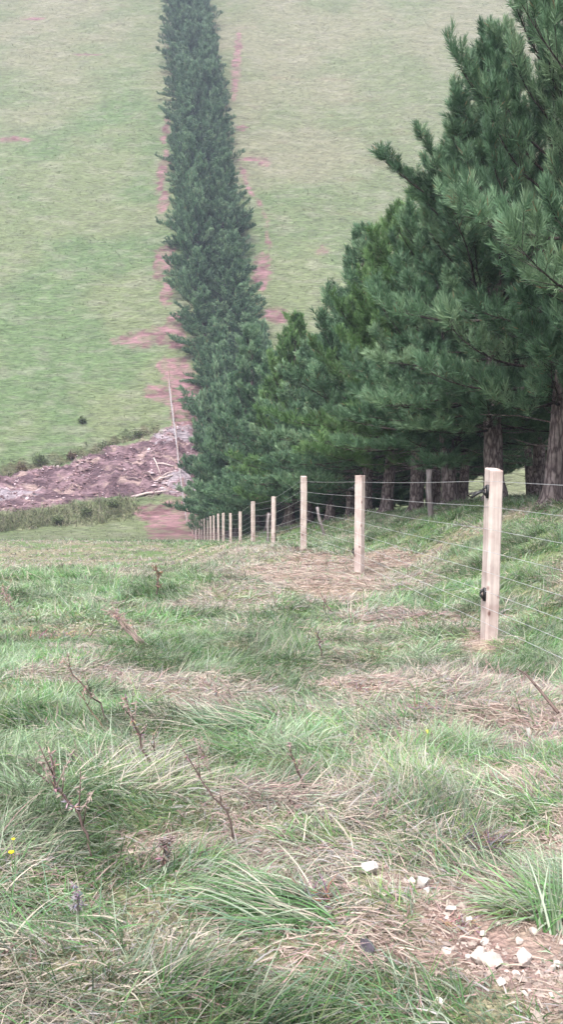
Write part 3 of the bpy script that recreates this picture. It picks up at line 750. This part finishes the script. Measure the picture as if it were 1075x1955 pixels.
def clods():
    base = np.array([(1, 0, 0), (-1, 0, 0), (0, 1, 0), (0, -1, 0), (0, 0, 1), (0, 0, -1)], float)
    tri = np.array([(0, 2, 4), (2, 1, 4), (1, 3, 4), (3, 0, 4), (2, 0, 5), (1, 2, 5), (3, 1, 5), (0, 3, 5)])
    p = Z_MUD[0]; lo = p.min(0)-.5; hi = p.max(0)+.5
    n = 9000; x = rng.uniform(lo[0], hi[0], n); y = rng.uniform(lo[1], hi[1], n)
    k = rng.random(n) < mud_m(x, y)*ss(.35, .6, fbm(x/1.1, y/.6, 97, 3)); x = x[k]; y = y[k]; n = len(x)
    s = np.minimum(.03+rng.exponential(.035, n), .2)
    v = base[None]*s[:, None, None]*rng.uniform(.5, 1.3, (n, 6, 1))*np.array([1.5, 1, .7])+rng.normal(0, .16, (n, 6, 3))*s[:, None, None]
    a = rng.normal(0, .7, n); ca, sa = np.cos(a)[:, None], np.sin(a)[:, None]
    vx = v[..., 0]*ca-v[..., 1]*sa; vy = v[..., 0]*sa+v[..., 1]*ca
    v = np.stack([vx+x[:, None], vy+y[:, None], v[..., 2]+(H(x, y)+s*.2)[:, None]], -1)
    u = rng.random(n)
    c = np.where((u < .45)[:, None], C(.24, .155, .16), np.where((u < .8)[:, None], C(.13, .08, .085), C(.42, .33, .35)))*rng.uniform(.75, 1.25, n)[:, None]
    q = (tri[None]+(np.arange(n)*6)[:, None, None]).reshape(-1, 3)
    me = mesh_from('mud_clods', v.reshape(-1, 3), 3, q, M_CLOD, np.repeat(c, 6, 0))
    tag(link('mud_clods', me), 'churned purple brown clods on the slumped mud bank', 'mud', kind='stuff')
clods()

# tussocks that stand out from the sward
def tussock(px, py, rad, L, W, n, head, spread, cols, lab, nseg=6, th=(.25, .9), curl=(.5, 1.1)):
    x, y = unproj(px, py); r = rng
    a = r.uniform(0, 6.28, n); q = rad*np.sqrt(r.random(n)); bx = x+np.cos(a)*q*1.5; by = y+np.sin(a)*q
    hd = head+r.normal(0, spread, n); th = (th[0]+.25, th[1]+.3); L = L*.82; t0 = r.uniform(th[0], th[1], n); t1 = t0+r.uniform(curl[0], curl[1], n)
    c = np.where((r.random(n) < .18)[:, None], STRAW, cols[r.integers(0, len(cols), n)])*r.uniform(.7, 1.45, n)[:, None]
    v, f, cc = blades(bx-x, by-y, H(bx, by)-Hs(x, y)-.01, L*r.uniform(.5, 1.15, n), W*r.uniform(.6, 1.3, n), hd, t0, np.minimum(t1, 1.9), c, nseg, c*.7+PALE*.3)
    o = link('grass_tussock', mesh_from('grass_tussock', v, 4, f, M_BLADE, cc)); o.location = (x, y, Hs(x, y))
    return tag(o, lab, 'tussock', 'grass tussocks')
gc = np.stack([GREEN, TEAL, C(.12, .17, .09), PALE, GREEN*.8]); sc_ = np.stack([GREEN, OLIVE, PALE, C(.16, .22, .07)]); dc = np.stack([STRAW, GREY, PALE, OLIVE])
tussock(570, 1765, .10, .34, .0045, 420, R(165), .38, gc, 'long bladed green tussock combed leftward, bottom middle', th=(.5, 1.0))
tussock(1045, 1715, .10, .21, .0050, 420, R(185), .6, np.stack([PALE, OLIVE*1.2, GREEN*1.4, PALE]), 'bushy bright green tussock overhanging the stony path at right')
tussock(1062, 1760, .03, .26, .006, 46, R(85), .5, gc, 'tall pale stiff tuft at the right edge of the path', th=(.0, .4), curl=(.1, .5))
tussock(700, 1925, .13, .16, .0036, 420, R(195), 1.1, gc, 'dark green tussock at the bottom beside the dark clod')
tussock(470, 1400, .14, .36, .006, 320, R(190), .5, np.stack([TEAL, PALE, GREEN]), 'bluish green tussock left of centre above the bent stalks')
tussock(240, 1500, .16, .30, .0042, 520, R(20), .9, dc, 'wide straw and olive tussock behind the dead stalk')
tussock(110, 1108, .5, .36, .012, 300, R(80), 1.6, np.stack([GREEN, OLIVE*.8, GREEN*.8]), 'tall fresh green clump near the left edge of the crest', 3, th=(.1, .6))
tussock(620, 1600, .09, .20, .0045, 200, R(150), .9, sc_, 'small bright green tussock above the white stone')
tussock(770, 1500, .12, .25, .005, 260, R(215), .9, np.stack([OLIVE, C(.18, .23, .06), PALE]), 'yellow green tussock right of centre')
tussock(60, 1760, .17, .24, .0038, 420, R(215), 1.1, gc, 'dark bluish tussock low at the left edge')
tussock(835, 1220, .2, .30, .008, 240, R(200), 1.2, sc_, 'green tussock at the foot of the fence, left of the nearest post', 4)
tussock(960, 1236, .05, .16, .006, 90, R(200), 1.6, np.stack([GREEN, OLIVE]), 'small tuft at the base of the nearest fence post', 4)

# dead weed stalks
DK = (.11, .078, .072); PK = (.30, .235, .21); TN = (.36, .28, .24)
def stalk(pts, rad, lab, n_side=8, heads=10, col=DK, hc=PK, seed=0, bush=0, lean=None, lift=.0):
    """pts: pixels walked from root to tip; heights given as (px, py) at the root's depth"""
    rad *= 1.3; heads = int(heads*1.5); r = random.Random(seed); x, y = unproj(*pts[0]); g = Hs(x, y)
    ws = []
    for i, (px, py) in enumerate(pts):
        Yk = y-(i/(len(pts)-1))*(lean if lean is not None else .04); a, z = at(px, py, Yk); ws.append(Vector((a-x, Yk-y, z-g)))
    ws[0].z = -.02
    mb = MB(); P = []
    for i in range(len(ws)-1):
        for t in (0, .33, .66): P.append(ws[i].lerp(ws[i+1], t)+Vector((r.gauss(0, 1), r.gauss(0, 1), r.gauss(0, 1)))*rad*.8)
    P.append(ws[-1]); n = len(P)
    rr_ = [rad*(1-.65*i/n) for i in range(n)]
    mb.tube(P, rr_, 6, col=col, jit=.15)
    Ltot = sum((P[i+1]-P[i]).length for i in range(n-1))
    for k in range(n_side):
        i = r.randrange(n//3, n-1); p = P[i]; tg = (P[i+1]-p).normalized()
        d = (tg*r.uniform(.6, 1.2)+Vector((r.uniform(-1, 1), r.uniform(-.6, .6), r.uniform(-.2, .9)))*.8).normalized()
        l = Ltot*r.uniform(.10, .32); q = p+d*l*.5+Vector((0, 0, l*.05)); e = p+d*l+Vector((0, 0, l*.12))
        mb.tube([p, q, e], [rad*.45, rad*.36, rad*.22], 4, col=col if r.random() < .6 else hc)
        for j in range(heads//max(1, n_side//2)+1):
            c = p.lerp(e, r.uniform(.45, 1)); s = rad*r.uniform(.5, 1.4)
            dd = Vector((r.gauss(0, 1), r.gauss(0, 1), r.gauss(0, 1))).normalized()*s*2.4
            mb.tube([c, c+dd*.6, c+dd*1.2], [s*.2, s*.38, s*.08], 4, col=hc)
    for j in range(heads*3):
        i = r.randrange(n//2, n); c = P[min(i, n-1)]; s = rad*r.uniform(.5, 1.3)
        dd = Vector((r.gauss(0, 1), r.gauss(0, 1), r.gauss(0, 1))).normalized()*s*3
        mb.tube([c, c+dd*.6, c+dd*1.1], [s*.2, s*.36, s*.08], 4, col=tuple(v*r.uniform(.7, 1.3) for v in hc))
    o = link('dead_weed_stalk', mb.build('dead_weed_stalk', M_STALK)); o.location = (x, y, g)
    return tag(o, lab, 'weed stalk', 'dead weed stalks standing in the grass')
stalk([(186, 1640), (165, 1590), (140, 1545), (105, 1505), (95, 1440)], .0042, 'thick dark knobbly stalk leaning left at the left edge', 9, 16, seed=1)
stalk([(120, 1520), (95, 1495), (55, 1458)], .0028, 'short dark side stalk left of the knobbly one', 3, 5, seed=2)
stalk([(447, 1592), (432, 1550), (395, 1500), (356, 1446)], .0032, 'thin dark stalk leaning left with bare lower half, left of centre', 6, 8, seed=3)
stalk([(298, 1482), (272, 1430), (256, 1385), (240, 1335)], .0045, 'brown upright stalk with fluffy top left of centre', 6, 12, seed=4)
stalk([(297, 1470), (296, 1440), (292, 1402)], .003, 'short straight stalk just right of the brown upright one', 3, 4, seed=5)
stalk([(220, 1384), (190, 1345), (150, 1300), (120, 1262)], .004, 'slender stalk leaning far left below the pink flower heads', 7, 14, hc=TN, seed=6)
stalk([(212, 1395), (175, 1362), (155, 1320)], .0035, 'bare slender stalk beside the far leaning one', 2, 2, col=(.17, .12, .09), seed=7)
for k in range(5):
    stalk([(286-k*5, 1246), (262-k*6, 1214-k*3), (238-k*5, 1188-k*4), (222-k*2, 1168+k*2)], .006, 'bundle of pinkish dead stalks leaning left, upper left of the field', 4, 6, col=PK, hc=TN, seed=20+k)
stalk([(456, 1362), (425, 1335), (388, 1300)], .005, 'pinkish stalk leaning left just above the middle tussock', 6, 10, col=PK, seed=8)
stalk([(640, 1178), (626, 1158), (612, 1132)], .006, 'dark forked stalk below the second fence post', 4, 6, seed=9)
stalk([(628, 1182), (618, 1160), (622, 1140)], .005, 'small dark twig against the forked stalk', 2, 3, seed=10)
stalk([(618, 1252), (611, 1230), (606, 1208)], .006, 'short dark upright stalk in the middle of the field', 2, 4, seed=11)
stalk([(299, 1142), (302, 1115), (297, 1085)], .010, 'short fuzzy brown stalk near the crest, left of centre', 6, 12, hc=(.2, .13, .1), seed=12)
stalk([(590, 1510), (568, 1470), (552, 1420)], .0035, 'thin dark stalk rising out of greenery in the centre', 5, 10, seed=13)
stalk([(330, 1660), (308, 1640), (318, 1612)], .005, 'dark curled seed head lying beside the middle tussock, low left', 8, 22, hc=(.23, .18, .17), seed=14)
stalk([(410, 1500), (396, 1460), (372, 1412)], .003, 'faint pink branching stalk above the thin dark one', 9, 14, col=PK, hc=PK, seed=15)
stalk([(450, 1335), (432, 1310), (412, 1290)], .0035, 'little stalk tip above the pinkish leaning stalk', 3, 4, col=PK, seed=16)
stalk([(530, 1168), (524, 1148), (520, 1124)], .005, 'thin stalk below the bare pinkish patch', 2, 3, col=PK, seed=17)
stalk([(30, 1172), (16, 1150), (4, 1120)], .008, 'brown bushy stalk at the left edge below the crest', 7, 12, col=PK, seed=18)
stalk([(150, 1760), (146, 1725), (140, 1690)], .0035, 'small grey seed head low at left', 5, 14, col=(.2, .17, .16), hc=(.26, .24, .25), seed=19)
# dry weed clump by the path
def clump(px, py, rad, h, n, lab, seed, col, nm='dry_weed_clump'):
    r = random.Random(seed); x, y = unproj(px, py); g = Hs(x, y); mb = MB()
    for k in range(n):
        a = r.uniform(0, 6.28); q = rad*math.sqrt(r.random()); p = Vector((math.cos(a)*q*1.3, math.sin(a)*q*.8, 0))
        d = Vector((r.uniform(-1, 1), r.uniform(-1, 1), r.uniform(.1, 1))).normalized()*h*r.uniform(.3, 1)
        c = tuple(v*r.uniform(.6, 1.5) for v in col)
        m = p+d*.5+Vector((r.gauss(0, .1), r.gauss(0, .1), 0))*h
        mb.tube([p, m, p+d+Vector((0, 0, -.1*h))], [.0016*h/.08, .0013*h/.08, .0007*h/.08], 4, col=c)
    o = link(nm, mb.build(nm, M_STALK)); o.location = (x, y, g); return tag(o, lab, 'weed clump', 'dry weed clumps')
clump(918, 1606, .055, .085, 260, 'dark purple grey dry weed clump above the stony path', 1, (.17, .145, .135))
clump(820, 1625, .05, .06, 170, 'sparse brown dry weed clump above the small stone heap', 2, (.22, .16, .15))
clump(605, 1745, .035, .09, 120, 'brown dead clump at the root of the long green tussock', 3, (.20, .15, .14))
clump(700, 1318, .16, .08, 200, 'brown matted dead clump in the middle right of the field', 4, (.24, .17, .15))
clump(850, 1358, .14, .08, 180, 'grey brown dead clump below the fence tussock', 5, (.25, .19, .17))
clump(120, 1222, .25, .12, 220, 'pinkish dead weed clump at the upper left', 6, (.28, .19, .18))
clump(880, 1750, .04, .05, 60, 'thin straw clump among the gravel', 7, (.34, .27, .21))
# stick and scraps
x, y = unproj(1066, 1366); mb = MB(); x2, y2 = unproj(985, 1333)
mb.tube([(0, 0, .03), ((x2-x)*.4, (y2-y)*.4, .07), ((x2-x)*.75, (y2-y)*.75, .10), (x2-x, y2-y, .09)], [.009, .008, .006, .003], 6, col=(.12, .085, .075), jit=.15)
mb.tube([((x2-x)*.5, (y2-y)*.5, .08), ((x2-x)*.8, (y2-y)*.45, .1)], [.004, .002], 5, col=(.12, .085, .075))
o = link('fallen_stick', mb.build('fallen_stick', M_STALK)); o.location = (x, y, Hs(x, y)); tag(o, 'dark bare stick lying in pale dead grass near the right edge', 'stick')
def leaf(px, py, s, lab, col, nm='dead_leaf', seed=1):
    x, y = unproj(px, py); r = random.Random(seed); mb = MB(); v = []; f = []
    for i in range(9):
        t = i/8; w = s*.13*math.sin(math.pi*min(1, t*.93+.05))
        zc = s*.45*math.sin(t*2.2)
        for k in (-1, 0, 1): v.append((k*w, t*s*.5, zc+abs(k)*w*.5+r.uniform(-.1, .1)*s*.1+.01))
    for i in range(8):
        for k in range(2): b0 = i*3+k; f.append((b0, b0+1, b0+4, b0+3))
    mb.v = v; mb.f = f; mb.c = [col]*len(v)
    o = link(nm, mb.build(nm, M_BLADE)); o.location = (x, y, Hs(x, y)+.03); o.rotation_euler.z = r.uniform(-.9, .9); return tag(o, lab, 'leaf')
leaf(1010, 1416, .07, 'upright whitish dead leaf near the right edge of the field', (.40, .385, .36), seed=3)
leaf(818, 1428, .055, 'small yellow green leaf lying right of centre', (.45, .52, .10), seed=4)
# little yellow flowers at the left edge
def flower(px, py, lab, s=.006):
    x, y = unproj(px, py); g = Hs(x, y)
    root = bpy.data.objects.new('yellow_flower', None); COL.objects.link(root); root.location = (x, y, g)
    tag(root, lab, 'flower', 'tiny yellow flowers at the left edge')
    mb = MB(); mb.tube([(0, 0, 0), (.004, 0, .05), (.002, 0, .095)], [.0009, .0008, .0007], 5, col=(.10, .18, .05)); link('stem', mb.build('stem', M_STALK), root)
    mb = MB()
    for k in range(7):
        a = k*.9; p = Vector((.002, 0, .096)); d = Vector((math.cos(a), math.sin(a), .6))*s
        mb.tube([p, p+d*.6, p+d], [s*.15, s*.42, s*.1], 5, col=(.85, .72, .03))
    link('petals', mb.build('petals', M_STALK), root)
flower(22, 1695, 'tiny yellow flower at the left edge, larger of two', .0075)
flower(26, 1672, 'tiny yellow flower at the left edge, upper smaller one', .005)

# ------------------------------------------------------------------ gully things
def log(x0, y0, x1, y1, r0, lab, col):
    a = unproj(x0, y0); b_ = unproj(x1, y1); g0 = Hs(*a); g1 = Hs(*b_)
    mb = MB(); A = Vector((0, 0, r0*1.2)); B = Vector((b_[0]-a[0], b_[1]-a[1], g1-g0+r0))
    mb.tube([A, A.lerp(B, .33)+Vector((0, 0, .10)), A.lerp(B, .66)+Vector((0, 0, .06)), B], [r0, r0*.95, r0*.8, r0*.6], 8, col=col, jit=.12)
    mb.tube([A.lerp(B, .5)+Vector((0, 0, .08)), A.lerp(B, .6)+Vector((.1, -.1, .35))], [r0*.4, r0*.2], 5, col=col)
    o = link('fallen_log', mb.build('fallen_log', M_STALK)); o.location = (a[0], a[1], g0); tag(o, lab, 'log', 'pale logs on the mud')
pc = (.46, .38, .36)
log(258, 953, 322, 945, .085, 'pale log at the lower edge of the mud, nearest the gully floor', pc)
log(296, 912, 330, 916, .075, 'short pale log in the middle of the mud near the pines', pc)
log(293, 884, 306, 903, .06, 'pale branch slanting beside the mud logs', pc)
log(300, 888, 332, 893, .07, 'pale log, upper one of the tangle near the pines', pc)
log(308, 905, 334, 903, .05, 'thin pale branch between the mud logs', pc)
_r = random.Random(8)
for k in range(4):
    a, b_ = _r.uniform(60, 325), _r.uniform(885, 935); l = _r.uniform(14, 34)
    log(a, b_, a+l, b_+_r.uniform(-9, 9), _r.uniform(.025, .045), 'thin broken branch lying among the clods of the mud bank', _r.choice([(.16, .11, .11), (.24, .18, .17)]))
    o_ = COL.objects[-1]; o_['group'] = 'broken branches on the mud'
def shrub(px, py, w, h, lab, n=420, col=(.09, .12, .05)):
    x, y = unproj(px, py); g = Hs(x, y); r = rng
    root = bpy.data.objects.new('low_shrub', None); COL.objects.link(root); root.location = (x, y, g); tag(root, lab, 'shrub', 'low shrubs on the stream bank')
    mb = MB()
    for k in range(9):
        a = random.uniform(0, 6.28); e = (math.cos(a)*w*.4*random.random(), math.sin(a)*w*.4*random.random(), h*random.uniform(.5, .95))
        mb.tube([(0, 0, -.05), (e[0]*.4, e[1]*.4, e[2]*.5), e], [.022, .014, .006], 5, col=(.1, .07, .06))
    link('stem', mb.build('stem', M_STALK), root)
    d = r.normal(0, 1, (n, 3)); d /= np.linalg.norm(d, axis=1, keepdims=True); q = r.random(n)**.45
    p = d*q[:, None]*np.array([w/2, w/2, h/2])+np.array([0, 0, h*.55])
    p = p*(1+.25*np.sin(d[:, :1]*5+d[:, 2:]*4)); s = r.uniform(.04, .09, n)
    v, f, c = blades(p[:, 0], p[:, 1], p[:, 2], s*2, s, r.uniform(0, 6.28, n), r.uniform(0, 1.6, n), r.uniform(.5, 2, n), np.array(col)*r.uniform(.6, 1.6, n)[:, None], 2)
    link('foliage', mesh_from('foliage', v, 4, f, M_BLADE, c), root)
shrub(40, 893, 1.0, .8, 'brown low shrub on the stream bank at the left edge', col=(.13, .10, .06))
shrub(76, 884, 1.1, 1.0, 'green low shrub second from the left edge on the stream bank')
shrub(136, 872, .8, .5, 'small brown shrub at the middle of the mud bank', col=(.14, .10, .07))
shrub(205, 850, 1.5, .5, 'flat dark shrub on the bank above the middle of the mud')
shrub(262, 828, 1.8, .6, 'wide dark shrub on the bank near the pines')
shrub(157, 815, .7, .5, 'dark lone shrub on the grass just above the bank')
for (px, py, w, h, lab) in [(110, 1003, .9, .6, 'dark rush shrub at the bottom of the rushes, left'), (215, 972, .9, .6, 'dark round shrub in the rushes near the red soil'),
                            (165, 985, .8, .5, 'small shrub in the middle of the rushes'), (383, 985, .9, .5, 'tiny shrub at the foot of the lowest pines')]:
    shrub(px, py, w, h, lab)

# ------------------------------------------------------------------ light and air
w = bpy.data.worlds.new('World'); scene.world = w; w.use_nodes = True; nt = w.node_tree
sky = nt.nodes.new('ShaderNodeTexSky'); sky.sky_type = 'NISHITA'; sky.sun_disc = False
SE, SA = R(58), R(-160)            # sun height, and its compass turn from +Y
sky.sun_elevation = SE; sky.sun_rotation = SA; sky.dust_density = 4; sky.air_density = 1.0
hs = nt.nodes.new('ShaderNodeHueSaturation'); hs.inputs['Saturation'].default_value = .35
nt.links.new(sky.outputs[0], hs.inputs['Color'])
bg = nt.nodes['Background']; bg.inputs[1].default_value = .115
nt.links.new(hs.outputs[0], bg.inputs[0])
sd = bpy.data.lights.new('sun', 'SUN'); sd.energy = 1.2; sd.angle = R(20); sd.color = (1, .95, .90)
so = bpy.data.objects.new('sun', sd); COL.objects.link(so)
dirv = Vector((math.sin(SA)*math.cos(SE), math.cos(SA)*math.cos(SE), math.sin(SE)))
so.rotation_euler = dirv.to_track_quat('Z', 'Y').to_euler(); so.location = (0, 0, 60)
HAZE = 0.0010
if HAZE:
    hm = bpy.data.materials.new('haze'); hm.use_nodes = True; nt = hm.node_tree; nt.nodes.clear()
    oo = nt.nodes.new('ShaderNodeOutputMaterial'); pv = nt.nodes.new('ShaderNodeVolumePrincipled')
    pv.inputs['Color'].default_value = (.70, .74, 1.0, 1); pv.inputs['Density'].default_value = HAZE; pv.inputs['Anisotropy'].default_value = .2
    nt.links.new(pv.outputs[0], oo.inputs['Volume'])
    X, Y0, Y1, Z0, Z1 = 2200, -60, 760, -16, 190
    v = [(a, b_, c) for a in (-X, X) for b_ in (Y0, Y1) for c in (Z0, Z1)]
    f = [(0, 1, 3, 2), (4, 6, 7, 5), (0, 4, 5, 1), (2, 3, 7, 6), (0, 2, 6, 4), (1, 5, 7, 3)]
    me = bpy.data.meshes.new('haze'); me.from_pydata(v, [], f); me.materials.append(hm); me.update()
    o = link('haze', me); o['kind'] = 'stuff'; tag(o, 'thin pale haze in the valley air', 'haze')
vs = scene.view_settings; vs.view_transform = 'Standard'; vs.look = 'None'; vs.exposure = 1.98; vs.gamma = 1
scene.cycles.max_bounces = 5; scene.cycles.diffuse_bounces = 3; scene.cycles.transmission_bounces = 3; scene.cycles.volume_bounces = 0
scene.cycles.use_denoising = True
